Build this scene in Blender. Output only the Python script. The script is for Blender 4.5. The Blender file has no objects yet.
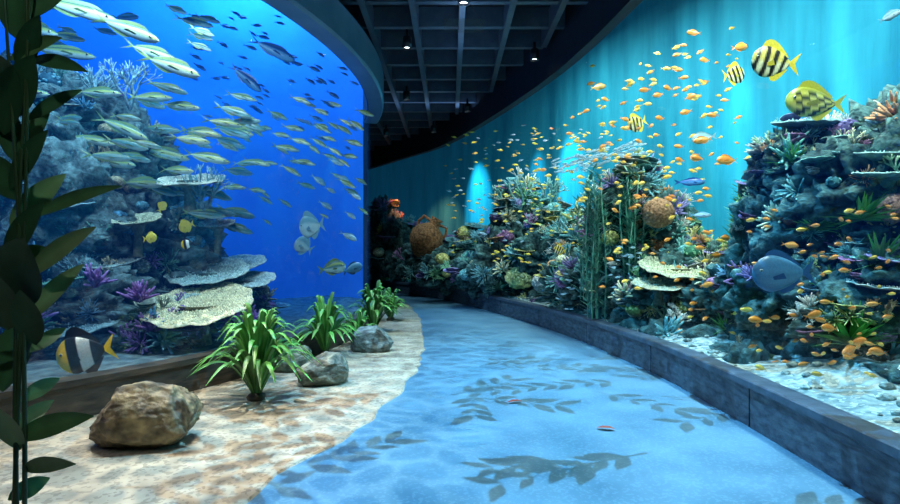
import bpy, math, random, bmesh
from mathutils import Vector, noise, Matrix
random.seed(7)
R=random.uniform
F=560.0; CH=1.5
def P(px,py,d): return Vector(((px-450)/F*d, d, CH-(py-252)/F*d))
sc=bpy.context.scene
try: sc.view_settings.view_transform='Standard'
except Exception: pass

# ---------------------------------------------------------------- mesh builder
class MB:
    def __init__(s): s.v=[];s.f=[];s.c=[]
    def add(s,vs,fs,cs):
        o=len(s.v); s.v.extend([tuple(v) for v in vs])
        s.f.extend([tuple(i+o for i in f) for f in fs])
        if isinstance(cs,list): s.c.extend(cs)
        else: s.c.extend([cs]*len(vs))
    def obj(s,name,mat,smooth=True,center=True):
        me=bpy.data.meshes.new(name)
        if center and s.v:
            n=len(s.v)
            cx=sum(v[0] for v in s.v)/n; cy=sum(v[1] for v in s.v)/n; cz=min(v[2] for v in s.v)
        else: cx=cy=cz=0
        me.from_pydata([(v[0]-cx,v[1]-cy,v[2]-cz) for v in s.v],[],s.f)
        a=me.color_attributes.new('Col','FLOAT_COLOR','POINT')
        flat=[]
        for c in s.c: flat.extend((max(c[0],0),max(c[1],0),max(c[2],0),1.0))
        a.data.foreach_set('color',flat)
        if smooth: me.polygons.foreach_set('use_smooth',[True]*len(me.polygons))
        me.update()
        ob=bpy.data.objects.new(name,me); ob.location=(cx,cy,cz)
        sc.collection.objects.link(ob)
        if mat: me.materials.append(mat)
        return ob
def mul(c,k): return (c[0]*k,c[1]*k,c[2]*k)
def mix(a,b,t): return tuple(a[i]*(1-t)+b[i]*t for i in range(3))

# ---------------------------------------------------------------- materials
def newmat(name):
    m=bpy.data.materials.new(name); m.use_nodes=True
    nt=m.node_tree; b=nt.nodes['Principled BSDF']
    return m,nt,b
def attr_mat(name,rough=.6,nscale=20,bump=.3,lo=.6,hi=1.25,spec=.4,metal=0,bd=.02):
    m,nt,b=newmat(name); N=nt.nodes; L=nt.links
    at=N.new('ShaderNodeAttribute'); at.attribute_name='Col'
    tc=N.new('ShaderNodeTexCoord'); no=N.new('ShaderNodeTexNoise'); no.inputs['Scale'].default_value=nscale; no.inputs['Detail'].default_value=4
    L.new(tc.outputs['Object'],no.inputs['Vector'])
    mr=N.new('ShaderNodeMapRange'); mr.inputs['From Min'].default_value=.3; mr.inputs['From Max'].default_value=.7
    mr.inputs['To Min'].default_value=lo; mr.inputs['To Max'].default_value=hi
    L.new(no.outputs['Fac'],mr.inputs['Value'])
    vm=N.new('ShaderNodeVectorMath'); vm.operation='SCALE'
    L.new(at.outputs['Color'],vm.inputs[0]); L.new(mr.outputs[0],vm.inputs['Scale'])
    L.new(vm.outputs[0],b.inputs['Base Color'])
    b.inputs['Roughness'].default_value=rough; b.inputs['Specular IOR Level'].default_value=spec; b.inputs['Metallic'].default_value=metal
    if bump:
        bp=N.new('ShaderNodeBump'); bp.inputs['Strength'].default_value=bump; bp.inputs['Distance'].default_value=bd
        L.new(no.outputs['Fac'],bp.inputs['Height']); L.new(bp.outputs[0],b.inputs['Normal'])
    return m
def tex_mat(name,c1,c2,scale=5,rough=.6,bump=.3,spec=.4,stretch=(1,1,1),detail=6,emis=None,es=0,dist=.02,speck=None,rot=(0,0,0)):
    m,nt,b=newmat(name); N=nt.nodes; L=nt.links
    tc=N.new('ShaderNodeTexCoord'); mp=N.new('ShaderNodeMapping'); mp.inputs['Scale'].default_value=stretch; mp.inputs['Rotation'].default_value=rot
    no=N.new('ShaderNodeTexNoise'); no.inputs['Scale'].default_value=scale; no.inputs['Detail'].default_value=detail
    L.new(tc.outputs['Object'],mp.inputs['Vector']); L.new(mp.outputs[0],no.inputs['Vector'])
    cr=N.new('ShaderNodeValToRGB'); cr.color_ramp.elements[0].position=.3; cr.color_ramp.elements[1].position=.7
    cr.color_ramp.elements[0].color=(*c1,1); cr.color_ramp.elements[1].color=(*c2,1)
    L.new(no.outputs['Fac'],cr.inputs[0]); col=cr.outputs[0]
    if speck:
        vo=N.new('ShaderNodeTexVoronoi'); vo.inputs['Scale'].default_value=speck[1]
        L.new(mp.outputs[0],vo.inputs['Vector'])
        mx=N.new('ShaderNodeMix'); mx.data_type='RGBA'
        gt=N.new('ShaderNodeMath'); gt.operation='GREATER_THAN'; gt.inputs[1].default_value=.68
        L.new(vo.outputs['Color'],gt.inputs[0])
        ml=N.new('ShaderNodeMath'); ml.operation='MULTIPLY'; ml.inputs[1].default_value=speck[2]; L.new(gt.outputs[0],ml.inputs[0])
        L.new(ml.outputs[0],mx.inputs[0]); L.new(col,mx.inputs[6]); mx.inputs[7].default_value=(*speck[0],1)
        col=mx.outputs[2]
    L.new(col,b.inputs['Base Color'])
    b.inputs['Roughness'].default_value=rough; b.inputs['Specular IOR Level'].default_value=spec
    if emis:
        b.inputs['Emission Color'].default_value=(*emis,1); b.inputs['Emission Strength'].default_value=es
    bp=N.new('ShaderNodeBump'); bp.inputs['Strength'].default_value=bump; bp.inputs['Distance'].default_value=dist
    L.new(no.outputs['Fac'],bp.inputs['Height']); L.new(bp.outputs[0],b.inputs['Normal'])
    return m
def vol_mat(name,ac,dens,ec,es):
    m=bpy.data.materials.new(name); m.use_nodes=True; nt=m.node_tree; nt.nodes.clear(); N=nt.nodes; L=nt.links
    o=N.new('ShaderNodeOutputMaterial'); t=N.new('ShaderNodeBsdfTransparent'); L.new(t.outputs[0],o.inputs['Surface'])
    a=N.new('ShaderNodeVolumeAbsorption'); a.inputs['Color'].default_value=(*ac,1); a.inputs['Density'].default_value=dens
    e=N.new('ShaderNodeEmission'); e.inputs['Color'].default_value=(*ec,1); e.inputs['Strength'].default_value=es  # emission adds a glow to the volume, imitating haze of scattered light
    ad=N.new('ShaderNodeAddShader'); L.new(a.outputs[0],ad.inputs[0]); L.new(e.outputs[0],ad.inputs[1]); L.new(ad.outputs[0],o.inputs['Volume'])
    return m
def glass_mat():
    m=bpy.data.materials.new('acrylic_glass'); m.use_nodes=True; nt=m.node_tree; nt.nodes.clear(); N=nt.nodes; L=nt.links
    o=N.new('ShaderNodeOutputMaterial'); t=N.new('ShaderNodeBsdfTransparent'); g=N.new('ShaderNodeBsdfGlossy'); g.inputs['Roughness'].default_value=.02
    mx=N.new('ShaderNodeMixShader'); mx.inputs[0].default_value=.05
    L.new(t.outputs[0],mx.inputs[1]); L.new(g.outputs[0],mx.inputs[2]); L.new(mx.outputs[0],o.inputs['Surface'])
    return m
M_coral=attr_mat('coral_surface',.75,25,.6,.55,1.35,.2)
M_rock=attr_mat('reef_rock_surface',.85,14,1.0,.3,1.5,.2,bd=.06)
M_fish=attr_mat('fish_scales',.35,60,.05,.85,1.1,.5)
M_leaf=attr_mat('leaf_surface',.4,12,.1,.8,1.15,.5)
M_stone=attr_mat('boulder_stone',.6,9,1.0,.35,1.5,.5,bd=.03)
M_glass=glass_mat()

# ---------------------------------------------------------------- curves
def catmull(pts,n):
    out=[]
    p=[Vector(q) for q in pts]; p=[p[0]*2-p[1]]+p+[p[-1]*2-p[-2]]
    for i in range(1,len(p)-2):
        for k in range(n):
            t=k/n; a,b,c,d=p[i-1],p[i],p[i+1],p[i+2]
            out.append(.5*((2*b)+(-a+c)*t+(2*a-5*b+4*c-d)*t*t+(-a+3*b-3*c+d)*t**3))
    out.append(p[-2].copy()); return out
def resample(pts,step):
    out=[pts[0].copy()]; acc=0
    for i in range(1,len(pts)):
        a,b=pts[i-1],pts[i]; l=(b-a).length
        while acc+l>=step:
            t=(step-acc)/l; a=a.lerp(b,t); out.append(a.copy()); l=(b-a).length; acc=0
        acc+=l
    out.append(pts[-1].copy()); return out
RC=resample(catmull([(2.25,-4),(2.36,-1.5),(2.46,1),(2.53,3.3),(2.56,5.3),(2.46,7.4),(1.83,11.2),(0.0,17.1),(-1.8,20.2),(-4.3,24),(-8,28.4)],20),.2)
def normals(pts,sign=1):
    ns=[]
    for i in range(len(pts)):
        a=pts[max(0,i-1)]; b=pts[min(len(pts)-1,i+1)]; t=(b-a).normalized(); ns.append(Vector((t.y,-t.x))*sign)
    return ns
RN=normals(RC)
def rx(y):
    for i in range(1,len(RC)):
        if RC[i-1].y<=y<=RC[i].y:
            t=(y-RC[i-1].y)/(RC[i].y-RC[i-1].y); return RC[i-1].x*(1-t)+RC[i].x*t
    return RC[-1].x if y>RC[-1].y else RC[0].x
DC=Vector((-12.64,10.99)); DR=11.0
def arc(a0,a1,n,r=DR):
    return [DC+Vector((math.cos(math.radians(a0+(a1-a0)*i/n)),math.sin(math.radians(a0+(a1-a0)*i/n))))*r for i in range(n+1)]
def dx(y):
    if y<2.25: return -6.0
    if y>20.9: return -8.0
    return DC.x+math.sqrt(max(0,DR*DR-(y-DC.y)**2))
def sweep(name,pts,ns,prof,mat,closed=True,smooth=False,caps=True):
    vs=[];fs=[];m=len(prof)
    for p,n in zip(pts,ns):
        for o,z in prof: vs.append((p.x+n.x*o,p.y+n.y*o,z))
    k=m if closed else m-1
    for i in range(len(pts)-1):
        for j in range(k):
            a=i*m+j;b=i*m+(j+1)%m; fs.append((a,b,b+m,a+m))
    if closed and caps:
        fs.append(tuple(range(m))[::-1]); fs.append(tuple((len(pts)-1)*m+j for j in range(m)))
    mb=MB(); mb.add(vs,fs,(1,1,1)); return mb.obj(name,mat,smooth,center=False)
def child(o,parent): o.parent=parent
def empty(name,loc=(0,0,0)):
    e=bpy.data.objects.new(name,None); sc.collection.objects.link(e); e.location=loc; return e

# ---------------------------------------------------------------- room shell
M_floor=tex_mat('blue_polished_concrete',(.05,.14,.22),(.125,.265,.37),1.7,.28,.12,.5,dist=.01,speck=((.20,.36,.48),60,.3),detail=9)
M_sand=tex_mat('sandy_terrazzo',(.24,.20,.145),(.50,.43,.32),3.2,.6,.6,.35,speck=((.14,.115,.085),42,.5),detail=10)
M_dark=tex_mat('dark_ceiling_paint',(.006,.009,.014),(.012,.016,.024),3,.7,.05)
M_beam=tex_mat('ceiling_beam_metal',(.04,.06,.09),(.06,.09,.12),6,.45,.05)
M_wall=tex_mat('charcoal_wall_paint',(.012,.016,.025),(.02,.027,.04),4,.7,.1)
M_slate=tex_mat('slate_curb',(.012,.025,.042),(.075,.115,.15),7,.45,.8,stretch=(1,1,3),detail=9)
M_slate2=tex_mat('slate_ledge',(.03,.05,.075),(.075,.11,.15),9,.35,.3)
M_wood=tex_mat('bronze_wood_curb',(.02,.02,.018),(.085,.065,.045),5,.45,.3,stretch=(1,1,6))
M_rim=tex_mat('grey_blue_rim',(.12,.19,.27),(.17,.25,.34),2,.30,.05)

mb=MB(); mb.add([(-14,-4,0),(8,-4,0),(8,29,0),(-14,29,0)],[(0,1,2,3)],(1,1,1)); mb.obj('floor',M_floor,False,False)
bnd=catmull([(-1.0,-3.9),(-1.15,0),(-1.22,3.33),(-0.86,4.5),(-0.56,5.9),(-0.42,8.1),(-0.6,11.5),(-1.2,15.8),(-2.4,19.2)],12)
vs=[];fs=[]
for p in bnd:
    x0=max(dx(p.y)-.05 if p.y>2.3 else -6,-6); w=.10*noise.noise(Vector((p.x*2.5,p.y*2.5,0)))
    vs+=[(x0,p.y,.012),(p.x+w,p.y,.012),(p.x+w+.015,p.y,0.0)]
for i in range(len(bnd)-1):
    a=i*3; fs+=[(a,a+1,a+4,a+3),(a+1,a+2,a+5,a+4)]
mb=MB(); mb.add(vs,fs,(1,1,1)); mb.obj('sandy_floor_strip',M_sand,False,False)
ZC=6.2
ys=[-4+.4*i for i in range(81)]
vs=[];fs=[]
for y in ys: vs+=[(dx(y),y,ZC),(rx(min(y,28.4))+.1,y,ZC)]
for i in range(len(ys)-1): fs.append((2*i,2*i+2,2*i+3,2*i+1))
mb=MB(); mb.add(vs,fs,(1,1,1)); mb.obj('ceiling',M_dark,False,False)
def box(mb,a,b,c=(1,1,1)):
    x0,y0,z0=a;x1,y1,z1=b
    mb.add([(x0,y0,z0),(x1,y0,z0),(x1,y1,z0),(x0,y1,z0),(x0,y0,z1),(x1,y0,z1),(x1,y1,z1),(x0,y1,z1)],
      [(0,3,2,1),(4,5,6,7),(0,1,5,4),(1,2,6,5),(2,3,7,6),(3,0,4,7)],c)
mb=MB()
y=-3
while y<27:
    box(mb,(dx(y)+.05,y-.06,5.5),(rx(y)-.05,y+.06,5.85)); y+=1.0
x=-5.4
while x<2.5:
    run=[]
    for k in range(127):
        yy=k*.25-4
        ok=k<126 and dx(yy)+.12<x<rx(yy)-.12
        if ok: run.append(yy)
        elif run:
            if len(run)>1: box(mb,(x-.05,run[0],5.42),(x+.05,run[-1],5.8))
            run=[]
    x+=.8
mb.obj('ceiling_beam_grid',M_beam,False,False)
mb=MB(); box(mb,(-6,-4.15,0),(2.3,-4,6.2)); mb.obj('wall_back',M_wall,False,False)
mb=MB(); box(mb,(-6.15,-4,0),(-6,2.3,6.2)); mb.obj('wall_left',M_wall,False,False)
mb=MB(); box(mb,(-8.15,21,0),(-8,28.4,6.2)); mb.obj('wall_end',M_wall,False,False)

# ---------------------------------------------------------------- right tank
M_bdR=tex_mat('glowing_right_backdrop',(.006,.16,.25),(.03,.36,.49),1.0,.7,.4,.1,stretch=(1.7,1.7,.26),emis=(.001,.020,.042),es=1.0,dist=.28,detail=5,rot=(.3,.3,0))  # slanted colour streaks and added glow stand in for light rays in water
OFF=3.2
tankR=empty('curved_wall_aquarium')
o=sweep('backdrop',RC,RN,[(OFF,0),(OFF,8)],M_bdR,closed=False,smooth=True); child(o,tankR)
o=sweep('lid',RC,RN,[(0.05,8),(OFF,8)],M_dark,closed=False); child(o,tankR)
o=sweep('fascia',RC,RN,[(-.05,4.85),(.12,4.85),(.12,8),(-.05,8)],M_wall); child(o,tankR)
o=sweep('glass',RC,RN,[(.10,.38),(.10,4.87)],M_glass,closed=False,smooth=True); child(o,tankR)
for nm,i in(('end_wall_near',0),('end_wall_far',-1)):
    p,n=RC[i],RN[i]; q=p+n*OFF; mb=MB(); mb.add([(p.x,p.y,0),(q.x,q.y,0),(q.x,q.y,8),(p.x,p.y,8)],[(0,1,2,3)],(1,1,1)); child(mb.obj(nm,M_dark,False,False),tankR)
M_volR=vol_mat('glowing_teal_water',(.15,.68,.80),.30,(.002,.082,.150),.17)
o=sweep('water',RC[1:-1],RN[1:-1],[(.13,.30),(OFF-.04,.30),(OFF-.04,7.9),(.13,7.9)],M_volR); child(o,tankR)
curb=empty('aquarium_curb')
o=sweep('curb_core',RC,RN,[(.03,0),(.14,0),(.14,.36),(.03,.36)],M_dark); child(o,curb)
i=0;k=0
while i<len(RC)-2:
    j=min(i+11,len(RC)-1)
    pts=[q.copy() for q in RC[i:j+1]]; nn=RN[i:j+1]
    pts[0]=pts[0].lerp(pts[1],.05); pts[-1]=pts[-1].lerp(pts[-2],.05)
    k+=1
    child(sweep('curb_panel_%d'%k,pts,nn,[(0,0),(.06,0),(.06,.34),(0,.34)],M_slate),curb); i=j
o=sweep('curb_ledge',RC,RN,[(-.03,.345),(.16,.345),(.16,.41),(-.02,.41),(-.03,.40)],M_slate2); child(o,curb)
def sandz(o,p): return .36+.30*(o/OFF)+.14*noise.noise(Vector((p.x*.9,p.y*.9,1)))*min(1,o)+.06*noise.noise(Vector((p.x*4,p.y*4,4)))*min(1,o*2)
vs=[];fs=[];m=22
for p,n in zip(RC,RN):
    for j in range(m+1):
        oo=.12+(OFF-.12)*j/m; q=p+n*oo; vs.append((q.x,q.y,sandz(oo,q)))
for i in range(len(RC)-1):
    for j in range(m): a=i*(m+1)+j; fs.append((a,a+1,a+m+2,a+m+1))
M_tsand=tex_mat('tank_sand',(.08,.16,.18),(.40,.48,.45),10,.9,1.0,speck=((.62,.68,.60),30,.5),dist=.06,detail=9)
mb=MB(); mb.add(vs,fs,(1,1,1)); child(mb.obj('sand_bed',M_tsand,True,False),tankR)

# ---------------------------------------------------------------- left drum tank
tankL=empty('cylindrical_aquarium')
A0,A1=-52.9,16
GA=arc(A0,A1,90); GN=[(p-DC).normalized() for p in GA]
M_bdL=tex_mat('glowing_left_backdrop',(.04,.19,.50),(.06,.27,.64),.7,.8,.2,.1,emis=(.006,.032,.185),es=1.0,dist=.2)  # even glow added to the backdrop, stands in for luminous water
BD=resample(catmull([tuple(GA[0]),(-8.8,4.4),(-11,8.5),(-9.8,12.2),(-6,14.0),(-3.2,14.35),tuple(GA[-1])],20),.2)
NB=len(GA); BDr=[BD[round(i*(len(BD)-1)/(NB-1))] for i in range(NB)]
def wallstrip(name,pts,z0,z1,mat,par):
    vs=[];fs=[]
    for p in pts: vs+=[(p.x,p.y,z0),(p.x,p.y,z1)]
    for i in range(len(pts)-1): fs.append((2*i,2*i+2,2*i+3,2*i+1))
    mb=MB(); mb.add(vs,fs,(1,1,1)); o=mb.obj(name,mat,True,False); child(o,par); return o
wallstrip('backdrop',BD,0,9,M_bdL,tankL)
o=sweep('glass',GA,GN,[(0,.36),(0,4.8)],M_glass,closed=False,smooth=True); child(o,tankL)
o=sweep('fascia',GA,GN,[(-.10,4.75),(0.0,4.75),(0.0,9),(-.10,9)],M_wall); child(o,tankL)
o=sweep('rim',GA,GN,[(-.08,4.72),(.22,4.72),(.26,4.76),(.26,5.28),(.22,5.32),(-.08,5.32)],M_rim); child(o,tankL)
o=sweep('curb',GA,GN,[(-.1,0),(.08,0),(.08,.31),(-.1,.31)],M_wood); child(o,tankL)
o=sweep('curb_ledge',GA,GN,[(-.1,.312),(.12,.312),(.12,.37),(-.1,.37)],M_wood); child(o,tankL)
GB=arc(16,65,50); GBN=[(p-DC).normalized() for p in GB]
o=sweep('service_panel',GB,GBN,[(-.1,0),(.0,0),(.0,9),(-.1,9)],M_wall); child(o,tankL)
def quadstrip(name,A,B,z,mat,par,zf=None):
    vs=[];fs=[];m=14
    for a,b in zip(A,B):
        for j in range(m+1):
            q=a.lerp(b,j/m); vs.append((q.x,q.y,z if zf is None else zf(q,j/m)))
    for i in range(len(A)-1):
        for j in range(m): k=i*(m+1)+j; fs.append((k,k+1,k+m+2,k+m+1))
    mb=MB(); mb.add(vs,fs,(1,1,1)); o=mb.obj(name,mat,True,False); child(o,par)
quadstrip('lid',GA,BDr,9,M_dark,tankL)
M_lsand=tex_mat('deep_sand',(.04,.07,.09),(.16,.22,.22),7,.9,1.0,dist=.06)
quadstrip('sand_bed',GA,BDr,0,M_lsand,tankL,lambda q,t:.33+.1*t*noise.noise(Vector((q.x,q.y,0)))+.05*noise.noise(Vector((q.x*4,q.y*4,0)))*min(1,t*8))
A=[DC+(p-DC)*(1-.04/DR*1.0) for p in GA[1:-1]]
ctr=Vector((-6.5,9))
B=[p.lerp(ctr,.012) for p in BDr[1:-1]]
vs=[];fs=[]
for a,b in zip(A,B): vs+=[(a.x,a.y,.3),(b.x,b.y,.3),(b.x,b.y,8.9),(a.x,a.y,8.9)]
n=len(A)
for i in range(n-1):
    for j in range(4): a=i*4+j;b=i*4+(j+1)%4; fs.append((a,b,b+4,a+4))
fs.append((3,2,1,0)); k=(n-1)*4; fs.append((k,k+1,k+2,k+3))
M_volL=vol_mat('glowing_blue_water',(.38,.68,.83),.30,(.006,.095,.42),.050)
mb=MB(); mb.add(vs,fs,(1,1,1)); child(mb.obj('water',M_volL,False,False),tankL)

# ---------------------------------------------------------------- organic helpers
ICO={}
def ico(l):
    if l not in ICO:
        bm=bmesh.new(); bmesh.ops.create_icosphere(bm,subdivisions=l,radius=1)
        ICO[l]=([v.co.copy() for v in bm.verts],[tuple(v.index for v in f.verts) for f in bm.faces]); bm.free()
    return ICO[l]
def rv():
    while True:
        v=Vector((R(-1,1),R(-1,1),R(-1,1)))
        if .05<v.length<1: return v.normalized()
def lump(mb,c,r,col,lvl=3,amp=.3,freq=1.5,ridge=False,cv=.35,flat=None,col2=None):
    V,Fc=ico(lvl); s=rv()*50; vs=[];cs=[]
    for v in V:
        n1=noise.noise(v*freq+s); n2=noise.noise(v*freq*3+s); n3=noise.noise(v*freq*8+s)
        if ridge: d=1+amp*.4*n1+.06*math.sin(14*noise.noise(v*freq*1.8+s)*3)
        else: d=1+amp*(n1+.55*n2+.32*n3)
        q=Vector((v.x*r[0],v.y*r[1],v.z*r[2]))*d
        if flat is not None and q.z<flat: q.z=flat
        vs.append(c+q); t=max(0,min(1,.5+n2+.7*n3)); k=1+cv*(n1+n2+n3)
        cs.append(mul(mix(col,col2,t) if col2 else col,k))
    mb.add(vs,Fc,cs)
def tube(mb,pts,rad,c0,c1,sides=5,tip=True):
    vs=[];fs=[];cs=[];n=len(pts)
    for i,p in enumerate(pts):
        t=(pts[min(n-1,i+1)]-pts[max(0,i-1)])
        if t.length<1e-6: t=Vector((0,0,1))
        t.normalize(); u=t.cross(Vector((.3,.9,.1)))
        if u.length<.05: u=t.cross(Vector((1,0,0)))
        u.normalize(); w=t.cross(u)
        for j in range(sides):
            a=2*math.pi*j/sides; vs.append(p+(u*math.cos(a)+w*math.sin(a))*rad[i]); cs.append(mix(c0,c1,i/(n-1)))
    for i in range(n-1):
        for j in range(sides):
            a=i*sides+j;b=i*sides+(j+1)%sides; fs.append((a,b,b+sides,a+sides))
    if tip:
        t=(pts[-1]-pts[-2]).normalized(); vs.append(pts[-1]+t*rad[-1]*.9); cs.append(c1)
        for j in range(sides): fs.append(((n-1)*sides+j,(n-1)*sides+(j+1)%sides,n*sides))
    mb.add(vs,fs,cs)
def fingers(mb,c,n,r,cnt,c0,c1,spread=.9,th=.07,bend=.2):
    for _ in range(cnt):
        d=(n+rv()*spread).normalized(); l=r*R(.65,1); b=rv()*bend*r
        o=c+rv()*r*.12
        tube(mb,[o,o+d*l*.45+b*.3,o+d*l*.8+b*.7,o+d*l+b],[r*th,r*th*.95,r*th*.8,r*th*.5],c0,c1)
def branch(mb,p,d,l,rad,dep,c0,c1,planar=None,spl=.6):
    q=p+d*l; mid=p+d*l*.5+rv()*l*.06
    tube(mb,[p,mid,q],[rad,rad*.85,rad*.72],c0,mix(c0,c1,.5 if dep else 1),5,dep==0)
    if dep==0: return
    for k in range(2 if R(0,1)<.65 else 3):
        dd=rv()*spl
        if planar: dd=dd-planar*dd.dot(planar)
        nd=(d+dd*1.1+Vector((0,0,.12))).normalized()
        branch(mb,q,nd,l*R(.7,.9),rad*.7,dep-1,mix(c0,c1,.3),c1,planar,spl)
def table(mb,c,r,col,edge,cup=.1,tilt=(0,0),M=44,K=8,knobs=0,stalk=.4,sq=1,kn=1.0):
    s=rv()*30; vs=[];fs=[];cs=[]
    def pt(rho,a,off):
        rr=r*rho*(1+.14*noise.noise(Vector((math.cos(a)*1.6,math.sin(a)*1.6,0))+s)*rho+.05*rho*noise.noise(Vector((math.cos(a)*7,math.sin(a)*7,2))+s))
        x=rr*math.cos(a);y=rr*math.sin(a)*sq
        z=cup*r*rho*rho+.07*r*rho*noise.noise(Vector((x/r*3,y/r*3,5))+s)+off+x*tilt[0]+y*tilt[1]
        return Vector((x,y,z))
    for lay in(0,1):
        b=len(vs)
        for k in range(K+1):
            for j in range(M):
                rho=max(k/K,.02); a=2*math.pi*j/M
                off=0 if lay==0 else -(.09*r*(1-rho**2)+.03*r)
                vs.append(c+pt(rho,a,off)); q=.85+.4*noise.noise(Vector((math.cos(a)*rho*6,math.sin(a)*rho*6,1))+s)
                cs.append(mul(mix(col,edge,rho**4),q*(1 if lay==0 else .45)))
        for k in range(K):
            for j in range(M):
                x0=b+k*M+j;x1=b+k*M+(j+1)%M; fs.append((x0,x1,x1+M,x0+M))
    o=(K+1)*M
    for j in range(M): fs.append((K*M+j,K*M+(j+1)%M,o+K*M+(j+1)%M,o+K*M+j))
    mb.add(vs,fs,cs)
    for _ in range(knobs):
        rho=math.sqrt(R(0,1));a=R(0,6.283); p=c+pt(rho*.97,a,0); h=r*R(.03,.06)*kn
        tube(mb,[p-Vector((0,0,.01)),p+Vector((R(-.3,.3)*h,R(-.3,.3)*h,h))],[r*.022*kn,r*.014*kn],mul(col,.75),mul(edge,1.15),5)
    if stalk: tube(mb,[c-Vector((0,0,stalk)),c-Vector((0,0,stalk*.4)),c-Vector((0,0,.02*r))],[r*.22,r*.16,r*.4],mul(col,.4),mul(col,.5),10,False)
def sponge(mb,c,n,r,cnt,col):
    for _ in range(cnt):
        d=(n+rv()*.45).normalized(); l=r*R(.6,1.1); o=c+Vector((R(-1,1),R(-1,1),0))*r*.25; w=r*R(.10,.15)
        tube(mb,[o,o+d*l*.5,o+d*l,o+d*l*.99,o+d*l*.6],[w*.7,w*.95,w*1.1,w*.8,w*.6],col,mul(col,.9),9,False)
def ribbon(mb,pts,wd,side,c0,c1,fold=.25,mid=None):
    vs=[];fs=[];cs=[];n=len(pts)
    for i,p in enumerate(pts):
        t=(pts[min(n-1,i+1)]-pts[max(0,i-1)]).normalized(); sd=(side-t*side.dot(t)).normalized(); up=t.cross(sd)
        w=wd[i]*.5; f=mix(c0,c1,i/(n-1))
        vs+=[p-sd*w+up*w*fold,p,p+sd*w+up*w*fold]; cs+=[f,mid if mid else mul(f,.75),f]
    for i in range(n-1):
        a=i*3; fs+=[(a,a+1,a+4,a+3),(a+1,a+2,a+5,a+4)]
    mb.add(vs,fs,cs)
def frond(mb,c,h,cnt,c0,c1,spread=.15):
    for _ in range(cnt):
        o=c+Vector((R(-1,1),R(-1,1),0))*spread; hh=h*R(.6,1); ph=R(0,6.28)
        pts=[o+Vector((math.sin(ph+i*.5)*.03*h*i/9,math.cos(ph+i*.4)*.03*h*i/9,hh*i/9)) for i in range(10)]
        tube(mb,pts,[.012]*10,c0,c1,4)
        for i in range(1,10):
            for k in range(6):
                a=R(0,6.283); l=h*.09*R(.6,1.2); d=Vector((math.cos(a),math.sin(a),.55)).normalized()
                p=pts[i]+Vector((0,0,R(-.05,.05)*hh)); ribbon(mb,[p,p+d*l*.5,p+d*l],[.014,.034,.004],Vector((-d.y,d.x,0)),mul(c0,R(.7,1.1)),mul(c1,R(.8,1.2)))

# ---------------------------------------------------------------- fish
def fish(mb,pos,L,hr,wr,fwd,colf,rings=14,sides=10,fork=.5,dors=.25,eye=True,tailc=None,finc=None):
    f=fwd.normalized(); s=Vector((0,0,1)).cross(f).normalized(); u=f.cross(s)
    def W(x,y,z): return pos+(f*x+s*y+u*z)*L
    def hh(t): return hr*.5*(max(0,math.sin(math.pi*min(1,t**.68)))**.75)+.07*hr*min(1,t*3)
    vs=[];fs=[];cs=[]
    bend=R(-.05,.05)
    for i in range(rings+1):
        t=i/rings; x=.5-.8*t; h=hh(t) if i else .004; w=h*wr/hr*(1-.55*t); yb=bend*(1-math.cos(t*2.5))
        for j in range(sides):
            a=2*math.pi*j/sides; z=math.cos(a)
            vs.append(W(x,math.sin(a)*w*1.0+yb,z*h)); cs.append(colf(x,z,'b'))
    for i in range(rings):
        for j in range(sides):
            a=i*sides+j;b=i*sides+(j+1)%sides; fs.append((a,b,b+sides,a+sides))
    mb.add(vs,fs,cs); fc=finc or colf(0,1,'f'); tcn=tailc or fc; yb=bend*1.8
    th=max(.10,hr*.42)
    mb.add([W(-.28,yb,.05*hr),W(-.5,yb*1.5,th),W(-.5+.10*fork*2,yb*1.4,0),W(-.5,yb*1.5,-th),W(-.28,yb,-.05*hr),W(-.4,yb*1.2,th*.62),W(-.4,yb*1.2,-th*.62)],
           [(0,5,2),(5,1,2),(4,2,6),(6,2,3),(0,2,4)],tcn)
    for sg in(1,-1):
        t0,t1=(.22,.9) if sg>0 else (.5,.9); A_=[];n=7
        for i in range(n+1):
            t=t0+(t1-t0)*i/n; x=.5-.8*t; h=hh(t); e=dors*hr*math.sin(math.pi*(i/n)**.7 if i<n else 0)*(1 if sg>0 else .8)
            bb=bend*(1-math.cos(t*2.5)); A_+=[W(x,bb,sg*h*.93),W(x-.05*(i/n),bb,sg*(h*.95+e))]
        mb.add(A_,[(2*i,2*i+2,2*i+3,2*i+1) for i in range(n)],fc)
        h=hh(.3); w=h*wr/hr*.85
        mb.add([W(.22,sg*w,-.1*hr),W(.09,sg*(w+.07),.02*hr),W(.05,sg*(w+.07),-.16*hr),W(.2,sg*w,-.2*hr)],[(0,1,2,3)],mul(fc,.9))
        if eye:
            V,Fc=ico(2); x=.385; tt=(.5-x)/.8; hz=hh(tt); w=hz*wr/hr*(1-.55*tt)*.86; er=.016+.02*hr
            for rr,cc,o in((er,(.6,.6,.5),0),(er*.75,(.004,.004,.006),er*.45)):
                mb.add([W(x+v.x*rr,sg*(w+o)+v.y*rr,hz*.25+v.z*rr) for v in V],Fc,cc)
def hd(a,yaw=0): a=math.radians(a);y=math.radians(yaw); return Vector((math.cos(a)*math.cos(y),math.cos(a)*math.sin(y),math.sin(a)))
def c_fus(x,z,p):
    if p=='f': return (.20,.30,.12)
    if z>.65: return (.04,.12,.11)
    if z>.25: return (.38,.46,.12)
    if z>-.1: return (.06,.22,.26)
    return (.46,.60,.58)
def c_sil(x,z,p): return (.18,.36,.46) if (p=='f' or z>.4) else (.6,.75,.78)
def c_blue(x,z,p): return (.02,.09,.30) if (p=='f' or z>.2) else (.10,.30,.55)
def c_or(x,z,p): return (.90,.30,.04) if z>-.3 or p=='f' else (.95,.45,.12)
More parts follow.
